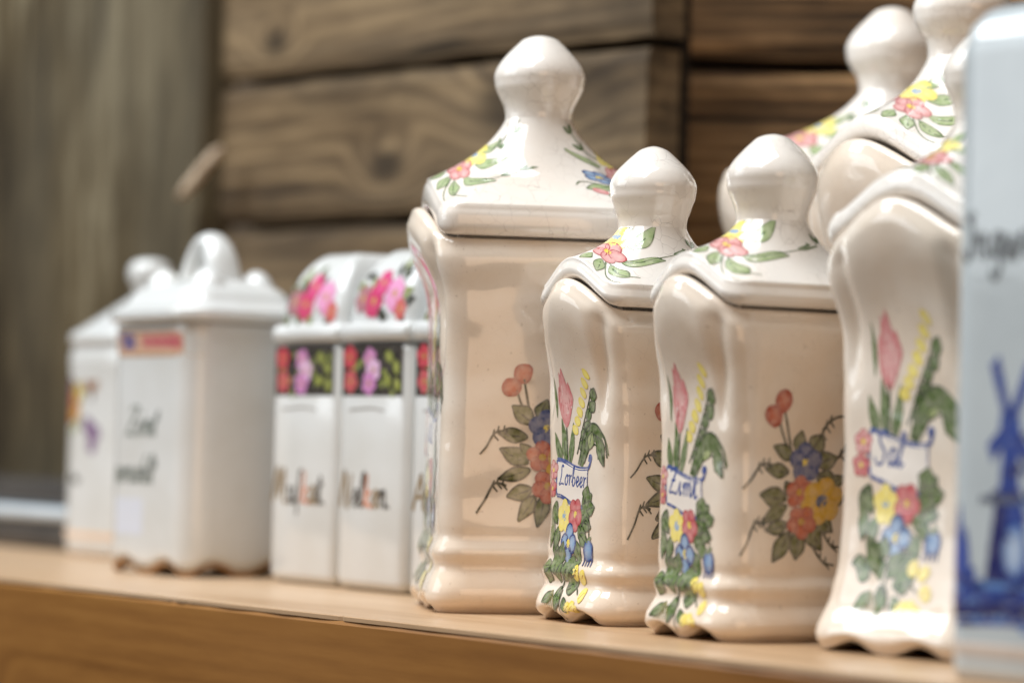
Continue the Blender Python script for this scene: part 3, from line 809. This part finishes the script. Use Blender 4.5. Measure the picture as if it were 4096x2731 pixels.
# --- white canister with looped lid handle
def handled_canister():
    T = thing('white_canister', 'white porcelain canister with loop-handled lid, script lettering and scalloped clay-brown foot', 'canister', (-.3465, .1020, 0), 0, 'white porcelain containers')
    H = .1035
    P = Simple(.066, .058, .011, [(0, -.0012), (.004, -.0002), (.012, .0), (.092, .0), (.098, .0006), (H - .001, .0006), (H, -.0004)])
    ss = ringset(P, 140)
    def scal(s):
        x, y, nx, ny = P.p.at(s)
        u = x / P.p.a if abs(ny) > abs(nx) else y / P.p.b
        return 0.0050 * max(0.0, sin(pi * (u * 1.0 + 1.0) * 1.0) ** 2 - .1) * (1 if abs(u) < .72 else max(0, (1 - abs(u)) / .28))
    def pt(s, z, e=0.0):
        p = P.at(s, z, e)
        if z < .014: p.z += scal(s) * (1 - z / .014)
        return p
    R = [[pt(s, .0, -.006) + Vector((0, 0, .002)) for s in ss]]
    for z in (.0028, .006, .010, .014, .03, .06, .085, .092, .096, H - .002, H - .0008, H): R.append([pt(s, z) for s in ss])
    R.append([pt(s, H, -.0035) for s in ss]); R.append([pt(s, .07, -.004) for s in ss])
    b = loft('body', R, WHITE, T)
    foot = [[pt(s, .0, -.007) + Vector((0, 0, .003)) for s in ss]] + [[pt(s, z, e) for s in ss] for z, e in ((0, -.002), (.0002, .0), (.0010, .0006), (.0020, .0003))]
    loft('foot_rim', foot, BISQUE, b, True, False)
    # lid
    W = [(-.002, H + .0004), (.0032, H + .0006), (.0040, H + .0018), (.0040, H + .0050), (.0032, H + .0064)]
    LR = [[P.at(s, H, o) + Vector((0, 0, z - H)) for s in ss] for o, z in W]
    zb = H + .0066
    for q in [i / 14 for i in range(0, 15)]:
        ring = []
        for s in ss:
            p = P.at(s, H, .001)
            ang = math.atan2(p.y, p.x); c = Vector((cos(ang) * .004, sin(ang) * .004, 0))
            k = cos(q * pi / 2) ** .8
            ring.append(Vector((c.x + (p.x - c.x) * k * (1 - .10 * sm(0, .15, q)), c.y + (p.y - c.y) * k * (1 - .10 * sm(0, .15, q)), zb + .0135 * sin(q * pi / 2))))
        LR.append(ring)
    l = loft('lid', LR, WHITE, T)
    # loop handle: a strap arching over the lid
    n = 28; V = []; Fc = []
    m = 10
    for i in range(n + 1):
        a = pi * i / n
        hx = cos(a) * .0118; hz = sin(a) ** .8 * .0245
        wdt = .0098 - .0034 * sin(a)
        tz = .0044
        tang = Vector((-sin(a), 0, cos(a)))
        nor = Vector((cos(a), 0, sin(a)))
        for j in range(m):
            t = 2 * pi * j / m
            off = Vector((0, 1, 0)) * cos(t) * wdt + nor * sin(t) * tz
            V.append(Vector((hx, 0, zb + .004 + hz)) + off)
    for i in range(n):
        for j in range(m):
            k = (j + 1) % m
            Fc.append((i * m + j, i * m + k, (i + 1) * m + k, (i + 1) * m + j))
    Rz = Matrix.Rotation(radians(-4), 4, 'Z')
    mesh_obj('handle', [Rz @ v for v in V], Fc, WHITE, l)
    # four lobes of relief round the handle
    for k in range(4):
        a = radians(45 + 90 * k + 8)
        V = []; Fc = []
        cx, cy = cos(a) * .0205, sin(a) * .0185
        nu, nv = 14, 7
        for j in range(nv + 1):
            ph = pi / 2 * j / nv
            for i in range(nu):
                t = 2 * pi * i / nu
                V.append(Vector((cx + cos(t) * cos(ph) * .0100, cy + sin(t) * cos(ph) * .0090, zb + .002 + sin(ph) * .0150)))
        for j in range(nv):
            for i in range(nu):
                k2 = (i + 1) % nu
                Fc.append((j * nu + i, j * nu + k2, (j + 1) * nu + k2, (j + 1) * nu + i))
        mesh_obj('lid_scroll', V, Fc, WHITE, l)
    # border print and lettering
    D = Decal(P.at, 0, 0, 1)
    A = P.p.a
    D.grid(lambda u, v: (-.030 + .057 * u, .0905 + .0090 * v), lambda u, v: c3(206, 168, 142), 30, 3)
    D.grid(lambda u, v: (-.0225 + .012 * u, .0912 + .0076 * v), lambda u, v: c3(48, 62, 140), 4, 3)
    for x in (.000, .008, .0155, .022):
        flower(D, x, .095, .0042, PINK, c3(176, 60, 90), c3(150, 60, 60))
    D.line([(-A, .1), (0, .1), (A * 1.04, .1)], .0007, .0007, c3(170, 120, 60))
    D.line([(-A, .0902), (0, .0902), (A * 1.04, .0902)], .0007, .0007, c3(170, 120, 60))
    D.build('border_print', b, PRINT)
    D = Decal(P.at, 0, 0, 1)
    gr = c3(128, 136, 131)
    write(D, 'Zimt', -.017, .0570, .0062, gr, .26, .45)
    write(D, 'gemahlt', -.0275, .0375, .0060, gr, .24, .45)
    D.build('lettering', b, PRINT)
    st = Decal(P.at, 0, 0, 1)
    st.grid(lambda u, v: (-.023 + .022 * u, .016 + .015 * v), lambda u, v: c3(212, 217, 229), 5, 3)
    st.build('price_sticker', b, PRINT)
handled_canister()

# --- leftmost jar
def left_jar():
    T = thing('white_jar', 'leftmost white jar with small butterfly and flower prints, partly behind the loop-handled canister', 'jar', (-.4920, .1570, 0), 0, 'white porcelain containers')
    H = .098
    P = Simple(.068, .060, .020, [(0, -.002), (.003, .0), (.010, .0006), (.03, .0002), (.08, .0), (.092, .0008), (H, -.0005)])
    ss = ringset(P, 120)
    R = [[P.at(s, .0, -.012) for s in ss]] + [[P.at(s, z) for s in ss] for z in (0, .0012, .003, .007, .012, .03, .06, .08, .088, .092, .0955, H)]
    R.append([P.at(s, H, -.004) for s in ss]); R.append([P.at(s, .07, -.004) for s in ss])
    b = loft('body', R, WHITE, T)
    fr = [[P.at(s, z, e) for s in ss] for z, e in ((.0004, -.0006), (.0008, .0002), (.011, .0004), (.0118, .0001))]
    loft('bare_foot', fr, glaze('bare_foot_clay', (.70, .52, .38, 1), (.62, .44, .30, 1), .5), b, False, False)
    LR = [[P.at(s, H, o) + Vector((0, 0, z)) for s in ss] for o, z in ((-.006, .0), (.0006, .0003), (.0016, .0012), (.0016, .0045), (.0005, .006))]
    for q in [i / 18 for i in range(1, 19)]:
        ring = []
        for s in ss:
            p = P.at(s, H, 0)
            ang = math.atan2(p.y, p.x); c = Vector((cos(ang) * .007, sin(ang) * .007, 0))
            k = (1 - q) ** 1.05
            ring.append(Vector((c.x + (p.x - c.x) * k, c.y + (p.y - c.y) * k, H + .006 + .019 * q)))
        LR.append(ring)
    l = loft('lid', LR, WHITE, T, True, False)
    K = []
    for rad, h in spline([(.007, 0), (.0072, .002), (.0095, .006), (.0105, .010), (.009, .0145), (.005, .0165), (.0005, .0170)], 4):
        K.append([Vector((cos(2 * pi * i / 28) * rad, sin(2 * pi * i / 28) * rad, H + .025 + h - .0004)) for i in range(28)])
    loft('knob', K, WHITE, l, False, True)
    D = Decal(P.at, 0, 0, 1)
    for (x, z, c, e) in [(-.020, .078, c3(150, 110, 140), c3(100, 70, 100)), (-.016, .073, c3(196, 100, 80), c3(150, 60, 50)), (-.017, .066, c3(214, 140, 60), c3(150, 70, 50)), (-.011, .076, c3(206, 190, 90), c3(150, 130, 40))]:
        blob(D, x, z, .0045, .0055, c, e, random.uniform(-40, 40))
    blob(D, -.0125, .067, .005, .003, c3(212, 170, 80), c3(160, 110, 40), 60)
    for dx in (-1, 1): leaf(D, .001, .0765, 90 - dx * 50, .008, .005, c3(150, 96, 40), c3(70, 40, 24))
    blob(D, .0015, .0765, .0014, .005, c3(70, 44, 30), c3(40, 28, 20))
    for (x, z) in [(.001, .059), (.006, .057), (.003, .052), (-.002, .061)]:
        blob(D, x, z, .0042, .0042, c3(150, 120, 160), c3(92, 66, 104))
    leaf(D, -.008, .064, 220, .012, .004, c3(160, 170, 120), c3(110, 124, 80))
    write(D, 'Anis', -.0165, .034, .0026, DARK, .34, .2)
    D.build('printed_flowers', b, PRINT)
left_jar()

# --- spice boxes with black flower band
def rbox(name, x0, x1, y0, y1, z0, z1, bev, mat, parent):
    import bmesh
    bm = bmesh.new()
    bmesh.ops.create_cube(bm, size=1.0)
    for v in bm.verts:
        v.co = Vector(((x0 + x1) / 2 + v.co.x * (x1 - x0), (y0 + y1) / 2 + v.co.y * (y1 - y0), (z0 + z1) / 2 + v.co.z * (z1 - z0)))
    bmesh.ops.bevel(bm, geom=bm.edges[:], offset=bev, segments=3, profile=.5, affect='EDGES')
    me = bpy.data.meshes.new(name); bm.to_mesh(me); bm.free()
    me.materials.append(mat)
    me.polygons.foreach_set('use_smooth', [True] * len(me.polygons))
    try: me.set_sharp_from_angle(angle=radians(40))
    except Exception: pass
    o = bpy.data.objects.new(name, me); COL.objects.link(o)
    if parent: o.parent = parent
    return o

BLACK = c3(26, 24, 24)
def flower_strip(D, x0, x1, z0, z1, seed, sq=1.0):
    rnd = random.Random(seed)
    D.grid(lambda u, v: (x0 + (x1 - x0) * u, z0 + (z1 - z0) * v), lambda u, v: BLACK, 8, 10)
    h = z1 - z0; w = x1 - x0
    for i in range(16):
        leaf(D, x0 + w * rnd.uniform(.05, .9), z0 + h * rnd.uniform(.1, .85), rnd.uniform(0, 360), h * .22, h * .13, c3(128, 138, 62), c3(66, 78, 30))
    for (u, v, r, c, e) in [(.12, .75, .24, c3(200, 56, 76), c3(140, 30, 52)), (.14, .28, .24, c3(196, 84, 92), c3(150, 44, 62)), (.46, .72, .22, c3(206, 140, 190), c3(170, 96, 160)), (.52, .50, .24, c3(226, 190, 222), c3(190, 130, 180)), (.45, .24, .24, c3(202, 134, 190), c3(176, 104, 168))]:
        flower(D, x0 + w * u, z0 + h * v, h * r, c, e, c3(170, 130, 60), 5, rnd.uniform(0, 90), sq)
    for (u, v) in [(.78, .75), (.76, .3), (.9, .55), (.92, .22)]:
        blob(D, x0 + w * u, z0 + h * v, h * .11, h * .15, c3(160, 166, 80), c3(100, 110, 40), rnd.uniform(0, 90))

class Dome:
    """hipped, bulging box lid; s across the front, t up the front slope (0..1)"""
    def __init__(self, w, d, z, rise): self.p, self.z, self.rise = Plan(w, d, .004), z, rise
    def ring(self, s, q):
        x, y, nx, ny = self.p.at(s)
        k = cos(q * pi / 2) ** 1.3
        rx, ry = .010, .012
        sc = lambda v, h, r: (r / h + (1 - r / h) * k) * v
        return Vector((sc(x, self.p.a, rx), sc(y, self.p.b, ry), self.z + self.rise * sin(q * pi / 2)))

def spice_box(label, loc, word, seed, rz=0):
    T = thing('spice_box', label, 'box', loc, rz, 'white boxes with a black flower band')
    w, d, H = .0470, .060, .0950
    b = rbox('body', -w / 2, w / 2, -d / 2, d / 2, 0, H, .0046, WHITE, T)
    pl = lambda s, t: Vector((s, -d / 2, t))
    # raised frame round the front panel
    fm = .0016
    D = Decal(pl, 0, 0, 1); flower_strip(D, -w / 2 + .0030, w / 2 - .0030, .0745, .0943, seed); D.build('flower_band', b, PRINT)
    D = Decal(pl, 0, 0, 1)
    gold, blk, rd = c3(130, 104, 62), c3(64, 58, 52), c3(206, 130, 96)
    pal = [gold, blk, blk, rd, gold, blk, blk, blk]
    write(D, word, -.0205, .0320, .0066, blk, .24, .10, colfn=lambda i: pal[i % 8])
    D.build('lettering', b, PRINT)
    D = Decal(pl, 0, 0, 1)
    D.line([(-.015, .0690), (0, .0698), (.009, .0688)], .0009, .0006, c3(150, 146, 140))
    D.build('panel_line', b, PRINT)
    l = rbox('lid', -w / 2 - .0004, w / 2 + .0004, -d / 2 - .0012, d / 2 + .0012, H + .0002, H + .0078, .0030, WHITE, T)
    A = Dome(w * .90, d * .93, H + .0075, .0290)
    ss = [A.p.per * i / 120 for i in range(120)]
    dome = loft('dome', [[A.ring(s, q / 20) for s in ss] for q in range(21)], WHITE, l, False, True)
    D = Decal(lambda s, t: A.ring(s, t / .040), 0, 0, 1, base=.0002)
    rnd = random.Random(seed + 3)
    for i in range(22):
        leaf(D, rnd.uniform(-.018, .018), rnd.uniform(.002, .019), rnd.uniform(0, 360), .0075, .0042, rnd.choice((c3(52, 60, 40), c3(36, 40, 32), c3(126, 136, 70), c3(90, 100, 54))), c3(36, 42, 28))
    for (x, t, r, c, e) in [(-.0125, .0085, .0052, c3(176, 120, 128), c3(120, 66, 84)), (-.0045, .0075, .0062, c3(206, 52, 108), c3(156, 24, 74)), (-.001, .0145, .0056, c3(214, 70, 130), c3(160, 30, 84)), (.0095, .0100, .0066, c3(226, 160, 200), c3(206, 90, 150)), (.0145, .0045, .0040, c3(206, 100, 96), c3(170, 60, 60))]:
        flower(D, x, t, r, c, e, c3(190, 150, 80), 6, rnd.uniform(0, 90))
    D.build('flower_band', dome, PRINT)
spice_box('white spice box with black flower band lettered Muskat, next to the loop-handled canister', (-.2645, .1265, 0), 'Mufkat.', 11, .6)
spice_box('white spice box with black flower band lettered Nelken, middle of three', (-.2125, .1240, 0), 'Nelken.', 12, -.8)
spice_box('white spice box with black flower band squeezed against the tall cream canister', (-.1612, .1225, 0), 'Anis', 13, .4)

# --- blue windmill canister
def blue_canister():
    T = thing('windmill_canister', 'pale blue-white canister with blue windmill picture, cut off at the right edge', 'canister', (.1985, .0480, 0), 0, None)
    H = .1760
    P = Simple(.0500, .075, .010, [(0, -.0016), (.003, -.0002), (.01, 0), (H - .012, 0), (H - .006, -.0018), (H - .002, -.0055), (H, -.010)])
    ss = ringset(P, 120)
    R = [[P.at(s, 0, -.01) for s in ss]] + [[P.at(s, z) for s in ss] for z in (0, .0012, .003, .006, .01, .03, .07, .11, H - .014, H - .012, H - .009, H - .006, H - .004, H - .002, H - .001, H)]
    R.append([P.at(s, H, -.016) for s in ss]); R.append([P.at(s, H - .03, -.017) for s in ss])
    b = loft('body', R, WHITE_B, T)
    fr = [[P.at(s, z, e) for s in ss] for z, e in ((.0004, -.0008), (.001, .0002), (.0095, .0004), (.0102, .0001))]
    loft('bare_foot', fr, glaze('grey_foot_clay', (.56, .47, .40, 1), (.50, .41, .34, 1), .4), b, False, False)
    LR = [[P.at(s, H, -.0125) + Vector((0, 0, z)) + Vector((0, 0, 0)) for s in ss] for z in (-.004, .001)]
    for q in [i / 12 for i in range(13)]:
        LR.append([Vector(((P.at(s, H, -.011).x) * cos(q * pi / 2 * .93), (P.at(s, H, -.011).y) * cos(q * pi / 2 * .93), H + .002 + .020 * sin(q * pi / 2))) for s in ss])
    l = loft('lid', LR, WHITE_B, T)
    K = []
    for rad, h in spline([(.006, 0), (.006, .003), (.010, .008), (.011, .013), (.008, .018), (.0005, .0195)], 4):
        K.append([Vector((cos(2 * pi * i / 28) * rad, sin(2 * pi * i / 28) * rad, H + .0205 + h)) for i in range(28)])
    loft('knob', K, WHITE_B, l, True, True)
    n1, n2, n3 = c3(12, 26, 96), c3(30, 64, 146), c3(92, 130, 186)
    D = Decal(P.at, 0, 0, 1)
    # ground and water
    D.sx = .62
    for (x0, x1, z, w, c) in [(-.037, .037, .0215, .004, n2), (-.036, .030, .0180, .0035, n1), (-.034, .036, .0245, .003, n3), (-.030, .034, .0150, .002, n2)]:
        D.line([(x0, z), ((x0 + x1) / 2, z + .001), (x1, z)], w, w * .7, c, 8)
    # mill body
    D.grid(lambda u, v: (-.0005 + (u - .5) * (.026 - .012 * v), .026 + .024 * v), lambda u, v: n1 if u < .5 else n2, 6, 6)
    D.grid(lambda u, v: (-.0005 + (u - .5) * (.012 - .005 * v), .047 + .018 * v), lambda u, v: n2, 4, 4)
    D.line([(-.017, .0470), (0, .0470), (.017, .0470)], .0020, .0020, c3(96, 104, 120))
    blob(D, -.0005, .0660, .006, .005, n3, n2)
    blob(D, .003, .034, .006, .007, c3(190, 206, 226), n3)
    # sails
    cx, cz = -.0010, .0660
    for a in (118, 52, -36, 214):
        ca, sa = cos(radians(a)), sin(radians(a))
        ln = .0190 if a > 0 and a < 180 else .013
        D.line([(cx, cz), (cx + ca * ln * .6, cz + sa * ln * .6), (cx + ca * ln, cz + sa * ln)], .0040, .0056, n2)
    # poplars and house at left
    for (x, z, h) in [(-.029, .024, .022), (-.025, .024, .016), (-.032, .024, .013)]:
        leaf(D, x, z, 90, h, .006, n2, n1, False)
    D.grid(lambda u, v: (-.027 + .008 * u, .0215 + .008 * v), lambda u, v: n2, 3, 3)
    for i in range(60):
        x, z = random.uniform(-.038, .038), random.uniform(.014, .030)
        if random.random() < .35: x, z = random.uniform(-.012, .012), random.uniform(.026, .062)
        D.line([(x, z), (x + random.uniform(.002, .005), z + random.uniform(-.0015, .003)), (x + random.uniform(.004, .009), z)], .0016, .0006, random.choice((n1, n1, n2, n3, c3(14, 28, 96))), 3)
    D.build('windmill_picture', b, PRINT)
    D = Decal(P.at, 0, 0, 1)
    dk = c3(62, 68, 70)
    write(D, 'Ingwer', -.0185, .1090, .0062, dk, .30, .05)
    D.build('lettering', b, PRINT)
blue_canister()

# ------------------------------------------------------------------ shelf
SHELF_TOP = wood('shelf_laminate', (.38, .235, .125, 1), (.46, .30, .175, 1), (.53, .365, .23, 1), (.54, .395, .27, 1), grain=1.0, rough=.34, bump=.10, greyamt=.45, contrast=1.3, wband=.1)
SHELF_EDGE = wood('shelf_edge_veneer', (.17, .066, .013, 1), (.27, .117, .026, 1), (.36, .17, .043, 1), (.31, .14, .038, 1), knots=((-.20, -.050, .010),), grain=1.2, rough=.42, bump=.05, greyamt=.6, contrast=.95, wband=.07)
shelf = thing('shelf', 'light wooden shelf board with orange-brown veneered front edge carrying the canisters', 'shelf', (-.15, 0, 0))
def shelf_parts():
    x0, x1, yb = -1.05, .75, .42
    nx, ny = 900, 10
    V, Fc = [], []
    def edge(x):
        e = .0004 * noise.noise(Vector((x * 60, 0, 0)))
        c = noise.noise(Vector((x * 95, 4.1, 0))) + .6 * noise.noise(Vector((x * 310, 1.3, 0)))
        g = sm(-.2, .5, noise.noise(Vector((x * 9, 7.7, 0))))
        return e, max(0.0, c - .42) * .0026 * g
    ys = [0, .0004, .0012, .003, .008, .03, .10, .2, .3, .36, yb]
    for i in range(nx + 1):
        x = x0 + (x1 - x0) * i / nx
        e, chip = edge(x)
        for j, y in enumerate(ys):
            yy = y + (e + chip) * (1 if j < 4 else 0) * (1 - j / 4)
            zz = -.0003 - chip * .25 if j == 0 else (-.00008 if j == 1 else 0)
            V.append(Vector((x, yy, zz)))
        V.append(Vector((x, e + chip, -.0016)))
    m = len(ys) + 1
    for i in range(nx):
        for j in range(len(ys) - 1):
            a = i * m + j; Fc.append((a, a + m, a + m + 1, a + 1))
        a = i * m; z = i * m + m - 1
        Fc.append((z, z + m, a + m, a))
    mesh_obj('top_panel', V, Fc, SHELF_TOP, shelf, smooth=False)
    V, Fc = [], []
    zs = [-.0017, -.0030, -.006, -.02, -.05, -.095]
    for i in range(301):
        x = x0 + (x1 - x0) * i / 300
        w = .0005 * noise.noise(Vector((x * 40, 2, 0)))
        for j, z in enumerate(zs):
            V.append(Vector((x, (.0006 if j == 0 else -.0002) + w * (1 - j / 5) * .5, z)))
        V.append(Vector((x, .42, -.095)))
        V.append(Vector((x, .42, -.0017)))
    m = len(zs) + 2
    for i in range(300):
        for j in range(m - 1):
            a = i * m + j; Fc.append((a, a + 1, a + m + 1, a + m))
        a = i * m + m - 1; c = i * m; Fc.append((a, c, c + m, a + m))
    mesh_obj('edge_board', V, Fc, SHELF_EDGE, shelf, smooth=False)
shelf_parts()

# ------------------------------------------------------------------ timber wall
def plank(parent, P0, P1, z00, z01, z10, z11, th, mat, seed, end_rough=.001, out=Vector((0, -1, 0))):
    """board from P0 to P1 (xy), bottom heights z00->z10, top heights z01->z11; front face at P, thickness going away from out"""
    P0, P1 = Vector((P0[0], P0[1], 0)), Vector((P1[0], P1[1], 0))
    ln = (P1 - P0).length; X = (P1 - P0) / ln
    c = (P0 + P1) / 2 + Vector((0, 0, (z00 + z01 + z10 + z11) / 4))
    nx = 44
    V, Fc = [], []
    sec = [(0.0, 1), (.0, .92), (0, .7), (0, .5), (0, .3), (0, .08), (0, 0)]
    for i in range(nx + 1):
        u = i / nx
        zb = z00 + (z10 - z00) * u; zt = z01 + (z11 - z01) * u
        zb += .0010 * noise.noise(Vector((u * 9, seed, 0))); zt += .0010 * noise.noise(Vector((u * 9, seed, 5)))
        for k, (_, v) in enumerate(sec):
            rec = .0016 if k in (0, 6) else 0
            wv = .0010 * noise.noise(Vector((u * 6, v * 3, seed * 2.2)))
            p = P0 + X * ln * u + out * (-rec + wv)
            V.append(Vector((p.x, p.y, zb + (zt - zb) * v)))
        p = P0 + X * ln * u - out * th
        V.append(Vector((p.x, p.y, zb))); V.append(Vector((p.x, p.y, zt)))
    m = len(sec) + 2
    for i in range(nx):
        for j in range(m):
            k = (j + 1) % m
            Fc.append((i * m + j, i * m + k, (i + 1) * m + k, (i + 1) * m + j))
    Fc.append(tuple(reversed(range(m)))); Fc.append(tuple(nx * m + j for j in range(m)))
    # local frame: x along the board
    ang = math.atan2(X.y, X.x)
    Mi = Matrix.Translation(c) @ Matrix.Rotation(ang, 4, 'Z')
    inv = Mi.inverted()
    o = mesh_obj('plank', [inv @ v for v in V], Fc, mat, parent, smooth=False)
    o.location = c; o.rotation_euler = (0, 0, ang)
    return o

wallL = thing('plank_wall', 'weathered grey-brown horizontal plank wall behind the tall canister, ends sawn square', 'wall', (0, 0, 0))
YW = .235
D1, M1, L1, Gy1 = lin(42, 31, 20), lin(94, 76, 54), lin(138, 116, 86), lin(120, 104, 82)
def wl(kn, ga=.5): return wood('weathered_plank', D1, M1, L1, Gy1, knots=kn, grain=1.0, greyamt=ga, contrast=1.2, wband=.09, stain=.7)
XL, XR = -.56, -.2235
JOINTS = [(.0, .0), (.0745, .0755), (.1615, .1570), (.2340, .2255), (.318, .312)]
knots = [(), ((.06, .01, .008),), ((.075, .012, .016), (-.02, -.01, .009)), ((-.12, -.022, .007), (.10, .02, .012))]
for i in range(4):
    a, b2 = JOINTS[i], JOINTS[i + 1]
    g = .0025
    plank(wallL, (XL, YW), (XR + .002 * (i % 2), YW), a[0] + g, b2[0] - g, a[1] + g, b2[1] - g, .018, wl(knots[i], .55 if i != 2 else .42), 3 + i)

wallR = thing('plank_wall', 'darker reddish-brown plank wall with wide black gap, behind the back-row canisters', 'wall', (0, 0, 0))
D2, M2, L2, Gy2 = lin(46, 33, 21), lin(128, 98, 66), lin(190, 152, 108), lin(150, 124, 94)
def wr(kn): return wood('brown_plank', D2, M2, L2, Gy2, knots=kn, grain=1.4, greyamt=.35, contrast=1.4, ring=1.0, wband=.14, stain=.6)
A0 = Vector((-.290, .268)); dR = Vector((sin(YAW), cos(YAW)))
B0 = A0 + dR * .42
outR = Vector((cos(YAW), -sin(YAW), 0))
JR = [(0.0, .064), (.0675, .141), (.1445, .2222), (.2290, .305)]
knR = [(), ((-.06, 0, .01),), ((-.085, -.022, .011),), ((-.15, .01, .008),)]
for i, (a, c) in enumerate(JR):
    plank(wallR, A0, B0, a, c, a + (.0 if i == 3 else 0), c, .02, wr(knR[i]), 13 + i, out=outR)
# dark sheets added behind the gaps, standing in for the shade inside them
DKM = wood('gap_shade', lin(26, 20, 15), lin(32, 25, 18), lin(40, 31, 23), lin(36, 30, 24), grain=1)
def backing(parent, a, b2, z1, out, th=.004):
    o = plank(parent, a, b2, .0, z1, .0, z1, th, DKM, 31, out=out)
    o.name = 'gap_shade_sheet'
backing(wallL, (XL, YW + .021), (XR - .002, YW + .021), .31, Vector((0, -1, 0)))
bb = Vector((outR.x, outR.y)) * -.023
backing(wallR, A0 + bb, B0 + bb, .304, outR)

# weathered vertical board at the left
MV = wood('weathered_upright', lin(40, 31, 17), lin(84, 72, 50), lin(146, 136, 112), lin(106, 98, 80), grain=.45, ax='Z', greyamt=.5, contrast=1.35, wband=.06, stain=.6, k=.22)
post = thing('upright_board', 'greenish-grey weathered upright boards at the far left', 'board', (0, 0, 0))
def upright(x0, x1, y0, th, z1, seed):
    V, Fc = [], []
    nz = 40; xs = [0, .02, .2, .4, .6, .8, .98, 1]
    for i in range(nz + 1):
        z = z1 * i / nz
        for k, u in enumerate(xs):
            rec = .003 if k in (0, 7) else 0
            wv = .0022 * noise.noise(Vector((u * 5, z * 9, seed)))
            V.append(Vector((x0 + (x1 - x0) * u + (.002 * noise.noise(Vector((z * 12, seed, k)))), y0 + rec + wv, z)))
        V.append(Vector((x1, y0 + th, z))); V.append(Vector((x0, y0 + th, z)))
    m = len(xs) + 2
    for i in range(nz):
        for j in range(m):
            k = (j + 1) % m
            Fc.append((i * m + j, i * m + k, (i + 1) * m + k, (i + 1) * m + j))
    Fc.append(tuple(reversed(range(m)))); Fc.append(tuple(nz * m + j for j in range(m)))
    cx = (x0 + x1) / 2
    o = mesh_obj('board', [v - Vector((cx, y0, z1 / 2)) for v in V], Fc, MV, post, smooth=False)
    o.location = (cx, y0, z1 / 2)
upright(-.800, -.5615, .222, .022, .32, 2.0)
upright(-1.02, -.803, .224, .022, .32, 5.0)

# pale splinter of wood stuck in the corner
PEG = wood('pale_splinter', lin(150, 128, 104), lin(190, 168, 142), lin(214, 196, 172), lin(200, 180, 160), grain=1.6, ax='Z', rough=.7)
def splinter():
    T = thing('wood_splinter', 'pale wooden splinter sticking up in the corner between upright board and planks', 'splinter', (-.5560, .2100, .1745))
    R = []
    for u, r in ((0, .0015), (.08, .0034), (.3, .0040), (.7, .0036), (.93, .0028), (1, .0012)):
        R.append([Vector((cos(2 * pi * i / 10) * r * 1.1 + u * .017, sin(2 * pi * i / 10) * r + u * .012, u * .026)) for i in range(10)])
    loft('shaft', R, PEG, T)
splinter()

# dark tray with a pale rim, standing at the back left of the shelf
DK = glaze('dark_enamel', (.050, .046, .043, 1), (.075, .068, .062, 1), .35, 0, .2, .05)
PALE = glaze('pale_enamel', (.52, .57, .61, 1), (.46, .51, .55, 1), .3, 0, .1, .05)
def tray():
    T = thing('enamel_tray', 'dark enamel tray with pale blue-grey rim at the far left back of the shelf', 'tray', (-.665, .1760, 0), 0)
    rbox('base', -.135, .135, -.030, .030, .0, .0135, .003, DK, T)
    rbox('rim', -.1365, .1365, -.0315, .0315, .0137, .0205, .003, PALE, T)
    w = rbox('inner_panel', -.130, .130, -.022, .026, .0207, .0330, .003, DK, T)
    return T
tray()
